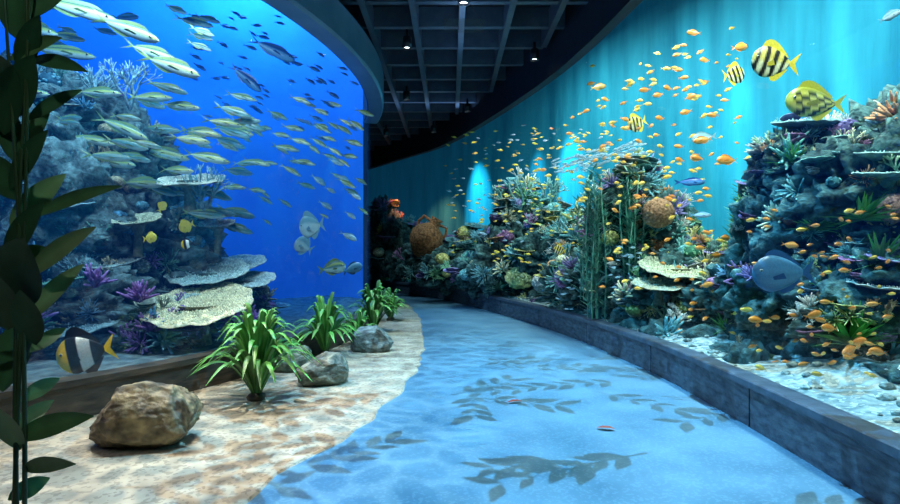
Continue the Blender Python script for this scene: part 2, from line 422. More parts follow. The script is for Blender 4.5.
def c_yor(x,z,p): return (.9,.52,.06) if z>-.3 or p=='f' else (.95,.7,.2)
def c_strip(x,z,p):
    if p=='f': return (.85,.65,.05)
    b=math.sin((x+.06*z)*34+.6)
    return (.015,.015,.01) if b>.05 else ((.85,.66,.14) if z>.1 else (.85,.80,.45))
def c_strip2(x,z,p):
    if p=='f': return (.55,.50,.04)
    if z>.75: return (.35,.35,.03)
    b=math.sin((x+.35*z)*24+1.2)
    return (.012,.02,.008) if b>-.1 and x<.38 else (.75,.68,.12)
def c_bfly(x,z,p):
    if p=='f': return (.02,.02,.03)
    if x>.28: return (1,.62,.02)
    if x>.10: return (.01,.01,.015)
    if x>-.08: return (1,1,.92)
    return (.012,.012,.02)
def c_tang(x,z,p): return (.02,.09,.22) if p=='f' else mix((.05,.16,.28),(.09,.24,.36),.5+.5*math.sin(z*9)*.5)
def c_pale(x,z,p): return (.25,.45,.5) if z>.3 else (.6,.72,.68)
def c_yel(x,z,p): return (.9,.72,.08)

# LEFT TANK
mb=MB()
Lf=[(75,10,90,-14),(30,28,75,-16),(128,30,82,-22),(170,66,75,-20),(150,52,60,-18),(60,52,70,-6),(95,92,60,-6),(20,92,60,-4),(150,98,55,-4),(178,106,50,-8),(120,127,62,-24),(40,128,55,-6),
(222,123,42,-6),(236,131,42,-14),(205,133,36,-10),(160,152,62,-14),(205,157,52,-12),(112,162,60,-10),(60,160,50,4),(140,183,58,-4),(175,170,46,-6),(255,162,34,-14),(232,187,30,-4),(292,128,26,-14),(285,148,30,-10),(299,141,28,-18),(303,162,30,-14),(290,170,26,-30),
(322,128,22,-30),(318,142,22,-30),(334,151,22,-32),(343,162,18,-35),(345,122,18,-30),(255,190,26,-10),(268,163,22,-8),(240,96,36,-14),(300,100,26,-20),(90,140,50,-10),(190,140,44,-8),(65,185,50,-6),(28,178,50,-5)]
for (x,y,l,a) in Lf:
    d=R(7.2,8.2) if x<230 else R(8.8,10.0)
    fish(mb,P(x,y,d),l*.95*d/F,R(.13,.155),.10,hd(a,R(-14,14)),c_fus,fork=.8,dors=.35)
for _ in range(40):
    x=R(5,240);y=R(5,200);d=R(7.6,10.2); fish(mb,P(x,y,d),R(20,42)*d/F,.15,.10,hd(R(-24,-6),R(-25,25)),c_fus,fork=.8,dors=.35,eye=False,rings=10,sides=8)
for _ in range(30):
    x=R(60,250);y=R(105,235);d=R(6.9,7.4) if x<150 else R(7.6,9)
    fish(mb,P(x,y,d),R(24,46)*d/F,.15,.10,hd(R(-18,0),R(-20,20)),c_fus,fork=.8,dors=.35,eye=False,rings=10,sides=8)
for _ in range(35):
    x=R(240,365);y=R(100,225);d=R(9.8,11); fish(mb,P(x,y,d),R(12,24)*d/F,.16,.10,hd(R(-36,-10),R(-25,25)),c_fus,fork=.8,dors=.35,eye=False,rings=8,sides=6)
mb.obj('school_of_fusilier_fish',M_fish)
mb=MB()
for _ in range(70):
    x=R(190,362);y=R(12,120)+max(0,(x-280))*.5;d=R(10.2,11.6); fish(mb,P(x,y,d),R(8,16)*d/F,.18,.11,hd(R(-35,-8),R(-20,20)),c_blue,eye=False,rings=7,sides=6,fork=.7)
for (x,y) in [(318,180),(330,190),(342,178),(355,196),(325,205),(350,215),(336,162),(348,236),(140,232),(90,300)]:
    d=10.; fish(mb,P(x,y,d),R(12,20)*d/F,.25,.15,hd(R(-40,0),R(-20,20)),c_sil,eye=False,rings=7,sides=6)
mb.obj('school_of_small_blue_fish',M_fish)
def single(name,x,y,l,d,a,yaw,hr,wr,cf,**k):
    m=MB(); fish(m,P(x,y,d),l*d/F,hr,wr,hd(a,yaw),cf,rings=40,sides=18,**k); return m.obj(name,M_fish)
single('blue_mackerel',272,50,48,9.6,-24,10,.2,.14,c_blue,fork=.8)
single('blue_mackerel',245,78,40,9.8,-40,10,.2,.14,c_blue,fork=.8)
single('pale_batfish',312,226,26,9.6,190,0,.75,.16,c_pale,dors=.3)
single('pale_batfish',304,246,20,9.6,150,0,.75,.16,c_pale,dors=.3)
single('green_parrotfish',332,268,28,9.4,10,0,.42,.2,c_fus)
single('dark_grouper',352,269,22,9.7,20,20,.4,.22,c_tang)
single('yellow_tang',187,226,17,7.6,200,0,.6,.15,c_yel)
single('yellow_tang',162,207,12,7.6,60,0,.6,.15,c_yel)
single('yellow_tang',150,238,14,7.0,10,0,.6,.15,c_yel)
single('butterflyfish',86,353,54,5.35,192,12,.60,.16,c_bfly,dors=.35,tailc=(.95,.62,.03))
single('butterflyfish',188,244,14,7.3,190,0,.62,.16,c_bfly)

RK=(.018,.036,.045); RK2=(.085,.14,.15)
lumpsL=[(P(20,115,8.2),(1.0,.8,.75)),(P(70,130,8.2),(.9,.8,.7)),(P(120,175,8.4),(.8,.8,.8)),(P(40,220,7.6),(1.2,.9,1.0)),(P(110,250,7.9),(1.1,.8,.8)),(P(170,245,8.6),(.7,.7,.7)),
        (P(180,300,8.2),(.9,.7,.5)),(P(60,310,7.0),(1.1,.7,.6)),(P(140,330,7.0),(.9,.6,.3)),(P(235,310,8.6),(.6,.5,.4)),(P(-60,200,7.2),(1.2,.9,1.8)),(P(10,345,6.4),(.7,.4,.3))]
reefL=empty('coral_reef')
mb=MB()
for c,r in lumpsL: lump(mb,c,r,RK,5,.45,1.9,cv=.6,col2=RK2)
child(mb.obj('reef_rock',M_rock),reefL)
def scatter(lumps,n,pal,smin,smax,facing=.1,types='fbltscp'):
    mb=MB()
    for _ in range(n):
        c,r=random.choice(lumps)
        for _t in range(30):
            d=rv()
            if d.y<facing and d.z>-.45: break
        p=c+Vector((d.x*r[0],d.y*r[1],d.z*r[2]))*.98
        nn=Vector((d.x/r[0],d.y/r[1],d.z/r[2])).normalized(); nn=(nn+Vector((0,-.1,.6))).normalized()
        s=R(smin,smax); c0,c1=random.choice(pal); t=random.choice(types)
        if t=='f': fingers(mb,p,nn,s,random.randint(22,34),mul(c0,.6),c1)
        elif t=='b':
            for k in range(3): branch(mb,p,(nn+rv()*.4).normalized(),s*.34,s*.06,3,mul(c0,.7),c1)
        elif t=='l': lump(mb,p,(s*.5,s*.5,s*.4),c0,4,.12,2.5,ridge=True,col2=c1)
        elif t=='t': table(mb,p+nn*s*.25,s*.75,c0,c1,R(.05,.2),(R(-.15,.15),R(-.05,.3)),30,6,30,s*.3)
        elif t=='s': sponge(mb,p,nn,s*.8,6,c0)
        elif t=='c':
            for k in range(4): table(mb,p+nn*s*(.08+.1*k)+rv()*s*.12,s*R(.3,.5),mul(c0,.8),c1,R(.3,.6),(R(-.4,.4),R(-.2,.5)),24,5,0,0)
        elif t=='p': fingers(mb,p,nn,s*.7,60,mul(c0,.5),c1,1.1,.035,.3)
        elif t=='k':
            lump(mb,p,(s*.45,s*.45,s*.38),mul(c0,.6),3,.2,2); V,Fc=ico(1)
            for k in range(50):
                q=rv()
                if q.z<-.3: continue
                k2=s*R(.05,.09); w=p+Vector((q.x*.45,q.y*.45,q.z*.38))*s; mb.add([w+v*k2 for v in V],Fc,mix(c0,c1,R(0,1)))
    return mb
palL=[((.05,.16,.24),(.18,.42,.50)),((.16,.19,.17),(.45,.5,.40)),((.11,.07,.24),(.32,.20,.55)),((.05,.18,.16),(.14,.38,.30)),((.18,.15,.10),(.4,.34,.22)),((.03,.12,.22),(.12,.34,.52))]
child(scatter(lumpsL,290,palL,.14,.34,types='fbltckp').obj('mixed_corals',M_coral),reefL)
def tcor(x,y,wpx,d,col,edge,knobs=260,cup=.06,ty=.12,stalk=.45,name='table_coral',kn=1.0):
    m=MB(); table(m,P(x,y,d),wpx*d/F/2,col,edge,cup,(0,ty),72,12,knobs,stalk,kn=kn); return m.obj(name,M_coral)
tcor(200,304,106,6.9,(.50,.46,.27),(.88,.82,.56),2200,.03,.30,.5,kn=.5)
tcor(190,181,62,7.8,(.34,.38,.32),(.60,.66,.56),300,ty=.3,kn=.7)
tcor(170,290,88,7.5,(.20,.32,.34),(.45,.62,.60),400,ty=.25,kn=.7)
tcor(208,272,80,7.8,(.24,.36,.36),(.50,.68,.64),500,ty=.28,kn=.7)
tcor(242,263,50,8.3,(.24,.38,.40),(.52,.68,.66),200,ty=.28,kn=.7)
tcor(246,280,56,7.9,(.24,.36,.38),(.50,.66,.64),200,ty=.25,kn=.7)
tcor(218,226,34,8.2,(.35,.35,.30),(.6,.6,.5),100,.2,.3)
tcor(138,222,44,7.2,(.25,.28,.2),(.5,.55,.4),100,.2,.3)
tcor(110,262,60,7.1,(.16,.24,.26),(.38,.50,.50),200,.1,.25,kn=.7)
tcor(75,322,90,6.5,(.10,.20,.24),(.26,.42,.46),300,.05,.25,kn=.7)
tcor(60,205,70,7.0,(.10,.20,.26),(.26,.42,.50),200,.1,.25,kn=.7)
m=MB()
for q in((243,318),(252,322),(234,322)): fingers(m,P(q[0],q[1]+6,7.6),Vector((0,-.2,1)),.26,40,(.15,.06,.30),(.45,.22,.65),1,.09)
m.obj('purple_coral',M_coral)
m=MB()
for q in((150,330),(128,342),(95,285),(140,300)): fingers(m,P(q[0],q[1],6.5),Vector((0,-.2,1)),.22,40,(.14,.05,.22),(.38,.20,.52),1,.08)
m.obj('purple_coral',M_coral)
for (x,y) in((100,290),(60,285),(130,95),(95,100),(205,200),(40,90)):
    m=MB()
    for k in range(4): branch(m,P(x,y+14,7.0 if y>250 else 7.8),(Vector((0,0,1))+rv()*.5).normalized(),.19,.025,4,(.08,.14,.2),(.25,.45,.52))
    m.obj('staghorn_coral',M_coral)

# RIGHT TANK
TE=[((.05,.26,.28),(.28,.62,.60)),((.07,.28,.16),(.30,.62,.34)),((.36,.36,.22),(.82,.80,.54)),((.38,.17,.08),(.78,.42,.20)),((.20,.09,.20),(.52,.28,.50)),((.34,.34,.09),(.74,.72,.28)),((.08,.20,.32),(.36,.62,.76)),((.05,.22,.24),(.24,.56,.58)),((.05,.26,.24),(.26,.62,.54)),((.26,.28,.26),(.74,.78,.70)),((.12,.10,.28),(.36,.32,.62)),((.05,.18,.22),(.20,.48,.54))]
RKR=(.012,.036,.040); RKR2=(.06,.13,.12)
reefs={
 'A':[(P(505,262,14.2),(.8,.7,.8)),(P(515,225,14.4),(.6,.5,.75)),(P(545,258,13.4),(.7,.6,.7)),(P(550,228,13.4),(.45,.4,.55)),(P(485,275,15),(.8,.6,.5)),(P(450,270,16.8),(.9,.7,.6)),(P(472,250,16.8),(.5,.4,.6)),(P(430,262,18.9),(.9,.7,.8)),(P(400,250,20.8),(1,.7,1.1)),(P(385,240,22.3),(.7,.5,1.5)),(P(575,262,12.3),(.5,.5,.6)),(P(518,203,14.4),(.4,.35,.45)),(P(575,240,12.4),(.4,.35,.45))],
 'B':[(P(640,275,9.3),(.75,.6,.7)),(P(625,235,9.4),(.6,.5,.7)),(P(660,232,9.2),(.55,.45,.65)),(P(632,200,9.4),(.5,.4,.5)),(P(690,285,8.6),(.6,.5,.55)),(P(595,285,10.2),(.6,.5,.5)),(P(575,278,11.2),(.6,.5,.5)),(P(720,300,7.8),(.55,.45,.4)),(P(660,300,8.4),(.6,.4,.35)),(P(634,182,9.4),(.34,.3,.32)),(P(700,268,8.5),(.4,.4,.4))],
 'C':[(P(870,190,5.6),(.75,.55,.55)),(P(800,165,6.1),(.5,.4,.42)),(P(840,240,5.9),(.7,.5,.6)),(P(905,290,5.2),(.7,.5,.5)),(P(785,225,6.3),(.48,.4,.55)),(P(800,295,5.9),(.6,.5,.45)),(P(760,285,6.8),(.5,.45,.45)),(P(935,190,5.4),(.75,.6,.95)),(P(735,300,7.6),(.5,.45,.35)),(P(850,320,5.3),(.5,.35,.25)),(P(880,150,5.7),(.5,.4,.32)),(P(765,260,6.6),(.4,.4,.6))]}
for kx,lm in reefs.items():
    e=empty('coral_reef'); mb=MB()
    for c,r in lm: lump(mb,c,r,RKR,5,.45,1.9,cv=.6,col2=RKR2)
    for c,r in lm:
        zb=c.z-r[2]
        while zb>.6:
            zb-=.35; lump(mb,Vector((c.x+R(-.1,.1),c.y+R(0,.2),zb)),(r[0]*.8,r[1]*.8,.45),RKR,4,.4,1.7,cv=.5,col2=RKR2)
    child(mb.obj('reef_rock',M_rock),e)
    s=dict(A=(240,.18,.48),B=(240,.14,.32),C=(320,.09,.27))[kx]
    child(scatter(lm,s[0],TE,s[1],s[2],types='fbbltcckppft').obj('mixed_corals',M_coral),e)
low=[]
for i in range(28,len(RC)-14,3):
    for o in(.55,1.3):
        oo=o+R(-.15,.3); q=RC[i]+RN[i]*oo
        low.append((Vector((q.x,q.y,sandz(oo,q)-.05)),(.22,.22,.14)))
low=[l for l in low if not (2.0<l[0].y<5.4 and l[0].x<3.5)]
mb=MB()
for c,r in low: lump(mb,c,(R(.15,.35),R(.15,.3),R(.1,.25)),RKR,3,.4,1.7,col2=RKR2)
for _ in range(480):
    i=random.randrange(25,90); oo=R(.2,1.6); q=RC[i]+RN[i]*oo; s=R(.012,.055)
    lump(mb,Vector((q.x,q.y,sandz(oo,q)+s*.2)),(s*1.2,s,s*.7),(.12,.18,.17),2,.3,2,col2=(.4,.47,.42))
e=empty('coral_reef'); child(mb.obj('reef_rubble',M_rock),e)
child(scatter(low,220,TE,.12,.32,types='fbltckkpb').obj('low_corals',M_coral),e)
tcor(677,268,76,8.1,(.40,.42,.26),(.74,.76,.50),900,.05,.25,.4,kn=.7)
tcor(658,284,50,7.9,(.35,.38,.28),(.65,.68,.48),300,.05,.2,.3,kn=.7)
tcor(885,262,66,5.1,(.10,.30,.32),(.35,.68,.68),260,.15,.1,.3)
tcor(865,245,50,5.3,(.25,.38,.34),(.6,.75,.65),200,.15,.1,.3)
tcor(808,125,66,5.9,(.08,.26,.30),(.30,.58,.60),200,.1,.15,.3)
tcor(870,160,60,5.3,(.10,.30,.30),(.40,.70,.66),260,.2,.1,.3)
tcor(880,285,60,5.0,(.3,.34,.30),(.62,.7,.6),200,.1,.15,.3)
tcor(850,142,50,5.6,(.10,.30,.30),(.38,.66,.60),200,.2,.1,.3)
tcor(885,178,56,5.1,(.10,.32,.32),(.42,.72,.68),200,.2,.12,.3)
m=MB(); lump(m,P(658,213,8.5),(.23,.22,.22),(.28,.14,.07),5,.1,3,ridge=True,col2=(.42,.24,.13)); m.obj('brain_coral',M_coral)
m=MB(); lump(m,P(893,208,5.0),(.12,.12,.13),(.20,.10,.08),5,.1,3,ridge=True,col2=(.35,.20,.15)); m.obj('brain_coral',M_coral)
for (x,y,d,s,c0,c1) in [(520,278,13.3,.42,(.45,.5,.2),(.85,.9,.5)),(596,256,10.0,.3,(.4,.5,.35),(.8,.9,.6)),(545,283,12.4,.35,(.4,.42,.38),(.8,.82,.75)),(495,276,14,.4,(.3,.4,.2),(.6,.8,.4))]:
    m=MB(); V,Fc=ico(1); p=P(x,y,d); lump(m,p,(s*.8,s*.7,s*.6),c0,4,.2,2)
    for k in range(260):
        q=rv()
        if q.z<-.3: continue
        w=p+Vector((q.x*.8,q.y*.7,q.z*.6))*s; kk=s*R(.05,.09); m.add([w+v*kk for v in V],Fc,mix(c0,c1,R(.2,1)))
    m.obj('cauliflower_coral',M_coral)
m=MB()
for q in((600,318,9.0),(610,315,9.0),(622,318,8.9),(632,318,8.8),(594,300,9.2)): frond(m,P(q[0],q[1],q[2]),2.3,7,(.04,.17,.12),(.16,.46,.32),.2)
m.obj('tall_seaweed',M_leaf)
m=MB()
for q in((740,300,7.2),(748,305,7.1)): frond(m,P(q[0],q[1],q[2]),1.5,9,(.04,.18,.06),(.18,.42,.14),.12)
m.obj('tall_seaweed',M_leaf)
m=MB()
for q in((520,205,14.),(500,212,14.3),(548,205,13.4)):
    for k in range(4): branch(m,P(q[0],q[1]+8,q[2]),(Vector((0,0,1))+rv()*.4).normalized(),.3,.05,3,(.06,.24,.24),(.25,.5,.45))
m.obj('staghorn_coral',M_coral)
for (x,y,d,h) in [(850,345,5.0,.5),(880,265,5.0,.4),(830,290,5.4,.35),(745,250,6.9,.45),(760,330,6.5,.3),(862,220,5.1,.35),(815,230,5.5,.3),(580,300,10.6,.7),(560,300,11.3,.65),(500,290,13.8,.6),(795,165,5.7,.3),(725,330,7.0,.3)]:
    m=MB(); p=P(x,y,d)
    for k in range(50):
        dd=(Vector((0,-.1,.5))+rv()*.9).normalized()
        if dd.z<-.1: dd.z=-dd.z
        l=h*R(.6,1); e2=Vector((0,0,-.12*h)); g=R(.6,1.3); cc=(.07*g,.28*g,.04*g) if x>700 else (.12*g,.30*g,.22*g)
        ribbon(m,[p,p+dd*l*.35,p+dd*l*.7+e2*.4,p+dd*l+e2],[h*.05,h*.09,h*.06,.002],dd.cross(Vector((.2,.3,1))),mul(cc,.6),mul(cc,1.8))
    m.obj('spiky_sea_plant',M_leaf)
for (x,y,d,s) in [(775,140,6.0,.32),(790,132,6.0,.3),(815,150,5.8,.3),(900,165,5.1,.3),(480,262,14.6,.6),(665,300,8.0,.35),(765,190,6.1,.3),(640,185,9.1,.4)]:
    m=MB()
    for k in range(5): branch(m,P(x,y+20,d),(Vector((0,0,1))+rv()*.6).normalized(),s*.36,s*.07,3,(.08,.2,.12),(.42,.60,.38))
    m.obj('branching_coral',M_coral)
m=MB(); pr=[(0,0),(.12,.02),(.3,.15),(.52,.45),(.56,.75),(.42,1.0),(.2,1.15),(.15,1.3),(.22,1.4),(.17,1.4),(.1,1.2)]
pp=P(424,243,18.3); vs=[];fs=[];S=24;rot=Matrix.Rotation(.5,4,'Y')
for r_,z_ in pr:
    for j in range(S): a=2*math.pi*j/S; vs.append(pp+rot@Vector((r_*math.cos(a),r_*math.sin(a),z_-.5)))
for i in range(len(pr)-1):
    for j in range(S): a=i*S+j;b=i*S+(j+1)%S; fs.append((a,b,b+S,a+S))
m.add(vs,fs,(.26,.12,.05))
for sg in(1,-1):
    tube(m,[pp+rot@Vector(v) for v in((sg*.17,0,.75),(sg*.42,0,.78),(sg*.5,0,.55),(sg*.44,0,.4))],[.05]*4,(.3,.12,.05),(.3,.12,.05),8,False)
m.obj('sunken_amphora',M_rock)

single('striped_angelfish',774,63,46,5.2,172,0,.60,.15,c_strip,dors=.3)
single('striped_angelfish',733,75,23,6.4,8,0,.7,.15,c_strip,dors=.3)
single('striped_angelfish',638,123,20,8.0,200,0,.7,.15,c_strip,dors=.3)
single('striped_angelfish',818,102,66,4.9,178,0,.40,.15,c_strip2,dors=.3)
single('striped_angelfish',560,250,13,10.3,170,0,.6,.15,c_strip,dors=.3)
single('blue_surgeonfish',784,273,64,5.0,182,0,.50,.16,c_tang,dors=.22)
single('pale_wrasse',704,138,26,6.6,190,0,.35,.15,c_pale)
single('silver_trevally',690,182,30,6.6,0,0,.2,.14,c_blue)
single('silver_trevally',888,17,28,4.5,28,0,.25,.14,c_sil)
single('silver_trevally',700,215,22,6.7,0,0,.2,.14,c_sil)
mb=MB()
Of=[(740,47,20),(598,87,16),(705,60,12),(690,97,13),(686,112,13),(658,95,12),(645,90,12),(713,115,12),(703,140,18),(728,160,24),(660,118,11),(698,158,13),(680,160,11),(850,350,26),(858,342,20),(829,328,20),(812,315,20),(780,365,18),(757,320,17),(738,295,16),(790,245,16),(706,285,14),(715,255,14),(727,238,14),(879,352,20),(668,88,12),(694,33,14)]
for x,y,l in Of:
    d=R(5.4,5.8) if x>750 else R(6.4,7.4)
    if x>800: d=R(4.3,4.6)
    fish(mb,P(x,y,d),l*d/F,.32,.15,hd(R(-15,25)+random.choice((0,180,180)),R(-25,25)),c_or,rings=10,sides=8,fork=.7)
for _ in range(105):
    t=R(0,1); x=590+R(-30,125)*.95+ (1-t)*30; y=60+t*135+R(-20,20); d=R(7.6,8.8)
    fish(mb,P(x,y,d),R(6,11)*d/F,.30,.15,hd(R(-20,30)+random.choice((0,180)),R(-30,30)),random.choice((c_or,c_yor,c_yor)),eye=False,rings=8,sides=6,fork=.7)
for _ in range(60):
    x=R(520,750); y=R(max(20,150-(x-520)*.75),190); d=9.2 if x>600 else 10.8
    fish(mb,P(x,y,d),R(5,9)*d/F,.30,.15,hd(R(-20,30)+random.choice((0,180)),R(-30,30)),random.choice((c_or,c_yor,c_yor)),eye=False,rings=8,sides=6,fork=.7)
for _ in range(40):
    x=R(600,720); y=R(180,290); d=R(7.5,7.9)
    fish(mb,P(x,y,d),R(6,10)*d/F,.30,.15,hd(R(-20,30)+random.choice((0,180)),R(-30,30)),random.choice((c_or,c_yor)),eye=False,rings=8,sides=6,fork=.7)
for _ in range(105):
    x=R(690,895); y=R(205,378); d=R(6.5,7.0) if x<745 else (R(5.0,5.3) if x<800 else R(4.1,4.6))
    fish(mb,P(x,y,d),R(7,13)*d/F,.30,.15,hd(R(-20,20)+random.choice((0,180)),R(-30,30)),random.choice((c_or,c_or,c_yor)),eye=False,rings=8,sides=6,fork=.7)
mb.obj('school_of_orange_anthias',M_fish)
mb=MB()
for _ in range(130):
    t=R(0,1); x=555+t*88+R(-6,6); y=168-t*22+R(-8,8); d=R(9.8,10.6) if x<590 else R(8.8,9.4); fish(mb,P(x,y,d),R(6,11)*d/F,.18,.11,hd(R(5,25),R(-20,20)),c_sil,eye=False,rings=6,sides=6)
for _ in range(280):
    x=R(445,620); y=R(125,265); d=13.2 if x<520 else 11.2
    if x<480: d=15.6
    fish(mb,P(x,y,d),R(3.5,6.5)*d/F,.26,.13,hd(R(-20,20)+random.choice((0,180)),R(-20,20)),random.choice((c_yel,c_sil,c_yor)),eye=False,rings=6,sides=6)
for _ in range(70):
    x=R(555,645); y=R(245,310); d=R(8.3,8.6) if x>610 else R(9.4,9.8)
    fish(mb,P(x,y,d),R(5,8)*d/F,.22,.11,hd(R(-20,20)+random.choice((0,180)),R(-20,20)),c_sil,eye=False,rings=6,sides=6)
mb.obj('school_of_tiny_silver_fish',M_fish)

# ---------------------------------------------------------------- corridor rocks, plants
def boulder(x,y,wd,dp,ht,col,col2,name='boulder',seed=0):
    m=MB(); V,Fc=ico(6); s=Vector((seed*7.3,seed*3.1,seed)); vs=[];cs=[]
    random.seed(seed); planes=[(rv(),R(.68,.92)) for k in range(18)]
    for v in V:
        q=v.copy()
        for n,dd in planes:
            t=q.dot(n)
            if t>dd: q=q-n*(t-dd)*.92
        q=q*(1+.10*noise.noise(v*1.5+s)+.05*noise.noise(v*5+s)+.025*noise.noise(v*14+s)+.012*noise.noise(v*34+s))
        z=q.z*ht*.62+ht*.40
        if z<-.02: z=-.02
        vs.append(Vector((x+q.x*wd*.58,y+q.y*dp*.58,z))); t=.5+.9*noise.noise(v*3+s)+.5*noise.noise(v*11+s); cs.append(mix(col,col2,max(0,min(1,t))))
    m.add(vs,Fc,cs); return m.obj(name,M_stone,True)
boulder(-2.36,4.42,.84,.55,.50,(.07,.05,.03),(.32,.24,.12),seed=3)
boulder(-1.41,6.35,.60,.45,.36,(.07,.08,.06),(.24,.24,.18),seed=5)
boulder(-1.22,8.45,.64,.45,.38,(.07,.09,.085),(.22,.26,.24),seed=9)
boulder(-1.95,7.0,.5,.3,.34,(.06,.08,.06),(.18,.22,.16),seed=12)
random.seed(11)
def strap(x,y,h,spread,cnt,w):
    m=MB()
    for i in range(cnt):
        a=2*math.pi*i/cnt*2.4+R(-.3,.3); k=R(0,1); rr=spread*(.3+.7*k); hh=h*(1-.45*k)*R(.8,1.08); dr=hh*(.1+.55*k)*R(.6,1.1)
        o=Vector((x,y,.01)); dv=Vector((math.cos(a),math.sin(a),0)); N=10; pts=[]
        for j in range(N+1):
            t=j/N; pts.append(o+dv*(.02+rr*t**1.3)+Vector((0,0,hh*math.sin(min(t*1.15,1)*math.pi/2) - dr*max(0,t-.45)**1.6*2.2)))
        for q in pts: q.z=max(q.z,.03)
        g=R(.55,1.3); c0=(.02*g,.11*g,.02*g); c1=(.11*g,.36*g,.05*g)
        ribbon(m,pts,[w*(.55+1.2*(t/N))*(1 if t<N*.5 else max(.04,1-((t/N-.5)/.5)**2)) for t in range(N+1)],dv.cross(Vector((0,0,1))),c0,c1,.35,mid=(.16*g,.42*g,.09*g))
    lump(m,Vector((x,y,.04)),(.09,.09,.06),(.05,.04,.02),2)
    return m.obj('strap_leaf_plant',M_leaf)
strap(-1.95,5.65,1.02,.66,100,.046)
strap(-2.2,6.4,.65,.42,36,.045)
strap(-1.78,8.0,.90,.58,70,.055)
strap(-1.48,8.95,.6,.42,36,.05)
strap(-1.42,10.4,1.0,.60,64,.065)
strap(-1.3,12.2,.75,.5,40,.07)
m=MB()
DG=(.03,.09,.035); MG=(.08,.17,.06)
root=Vector((-1.36,1.78,0))
for (pxl,bend_) in((6,.02),(17,-.03),(28,.03)):
    top=P(pxl,-60,1.75); pts=[root+(top-root)*t+Vector((math.sin(t*4+pxl)*.03,0,0)) for t in [i/10 for i in range(11)]]
    tube(m,pts,[.009-.005*i/10 for i in range(11)],(.05,.07,.03),(.04,.09,.03),7)
lump(m,root+Vector((0,0,.02)),(.08,.08,.06),(.04,.03,.02),2)
LV=[((18,40),(6,-25),22,0),((20,75),(40,15),20,0),((15,118),(34,55),30,0),((4,135),(14,65),28,0),((22,155),(50,100),18,0),((10,190),(48,130),18,0),((20,165),(4,105),22,0),
((10,228),(66,174),20,1),((30,218),(122,186),11,1),((5,262),(44,202),20,0),((20,308),(24,238),46,0),((26,278),(96,227),16,2),((26,322),(84,264),15,2),((3,392),(30,314),46,0),((30,352),(66,328),12,1),
((20,402),(60,378),13,1),((14,440),(94,416),18,1),((12,432),(54,400),14,2),((22,470),(76,464),14,1),((8,330),(-10,270),32,0),((18,20),(72,-12),22,0),((20,5),(92,-18),18,0),((14,90),(-8,50),24,0),((8,500),(50,478),16,1),((20,450),(-6,405),22,1),((22,250),(62,260),13,1),((10,60),(62,38),14,1),((28,120),(82,90),12,0),((16,200),(-8,155),24,0),((30,60),(88,72),12,0),((36,345),(20,290),26,0)]
for (a,b,w,k) in LV:
    d0=1.78; d1=1.78+R(-.12,.12); A_=P(a[0],a[1],d0);B_=P(b[0],b[1],d1); ax=B_-A_; N=12
    side=ax.cross(Vector((R(-.2,.2),1,R(-.1,.2)))).normalized(); W_=w*1.22*1.78/F; pts=[]
    for j in range(N+1):
        t=j/N; pts.append(A_+ax*t+Vector((0,0,-.12*ax.length*(t*t-t)*1.5)))
    cc=(DG,MG,(.17,.24,.10))[k]
    ribbon(m,pts,[max(.003,W_*math.sin(math.pi*min(1,max(.02,j/N))**.85)**.8) if 0<j<N else .003 for j in range(N+1)],side,cc,mul(cc,1.3),.2,mid=mul(cc,1.6))
m.obj('broadleaf_plant',M_leaf)
for (x,y,ro) in((515,403,.2),(606,430,-.3)):
    d=840/(y-252); p=Vector(((x-450)*d/F,d,.012)); m=MB(); v=Vector((math.cos(ro),math.sin(ro),0))
    ribbon(m,[p-v*.08,p-v*.03+Vector((0,0,.01)),p+v*.03+Vector((0,0,.012)),p+v*.08],[.005,.06,.055,.004],Vector((-v.y,v.x,0)),(.30,.05,.03),(.4,.08,.03),.15)
    m.obj('fallen_leaf',M_leaf)

# ---------------------------------------------------------------- lights
def aim(o,t): o.rotation_euler=(Vector(t)-o.location).to_track_quat('-Z','Y').to_euler()
def area(loc,tgt,sx,sy,pw,col,name='tank_light'):
    l=bpy.data.lights.new(name,'AREA'); l.shape='RECTANGLE'; l.size=sx;l.size_y=sy;l.energy=pw;l.color=col
    o=bpy.data.objects.new(name,l); sc.collection.objects.link(o); o.location=loc; aim(o,tgt); return o
def spot(loc,tgt,ang,pw,col,blend=.6,rad=.05,name='spot_lamp'):
    l=bpy.data.lights.new(name,'SPOT'); l.spot_size=math.radians(ang); l.spot_blend=blend; l.energy=pw;l.color=col;l.shadow_soft_size=rad
    o=bpy.data.objects.new(name,l); sc.collection.objects.link(o); o.location=loc; aim(o,tgt); return o
area((-5.2,12.3,8.7),(-6.0,14.0,6.2),3,.8,900,(.30,.68,1))
area((-8.5,10.5,8.7),(-9.5,12.0,5),3,1,200,(.12,.5,1))
area((-3.0,12.8,8.7),(-3.2,14.3,4),1.5,.8,140,(.25,.42,1))
area((-4.6,6.4,5.6),(-5.0,7.8,1.5),1.2,.6,180,(.75,.94,1))
area((-3.3,7.0,5.3),(-3.3,7.2,1.0),.9,.6,140,(1,.97,.88))
area((-3.65,5.2,3.9),(-3.5,5.4,.5),.4,.3,75,(1,.93,.8))  # unseen lamp added to brighten the butterflyfish
def roff(y,o):
    i=min(range(len(RC)),key=lambda k:abs(RC[k].y-y)); return RC[i]+RN[i]*o
for (y,pw,ang,col,tz,o0) in [(4.8,130,30,(.12,.7,1),1.5,2.2),(6.6,420,28,(.15,.75,1),1.5,2.2),(8.3,320,24,(.12,.7,1),2.5,2.0),(9.7,1900,20,(.20,.85,1),3.8,1.5),(11.3,800,16,(.16,.75,1),3.2,1.6),(13.0,1000,20,(.12,.72,1),3.2,1.5),(15.5,5200,26,(.26,.86,1),3.7,1.0),(17.3,2400,20,(.16,.78,1),3.8,1.0),(19.8,6500,25,(.22,.82,1),3.6,1.0)]:
    a=roff(y,o0); b=roff(y,3.1); spot((a.x,a.y,7.7),(b.x,b.y,tz),ang,pw,col,1.0)
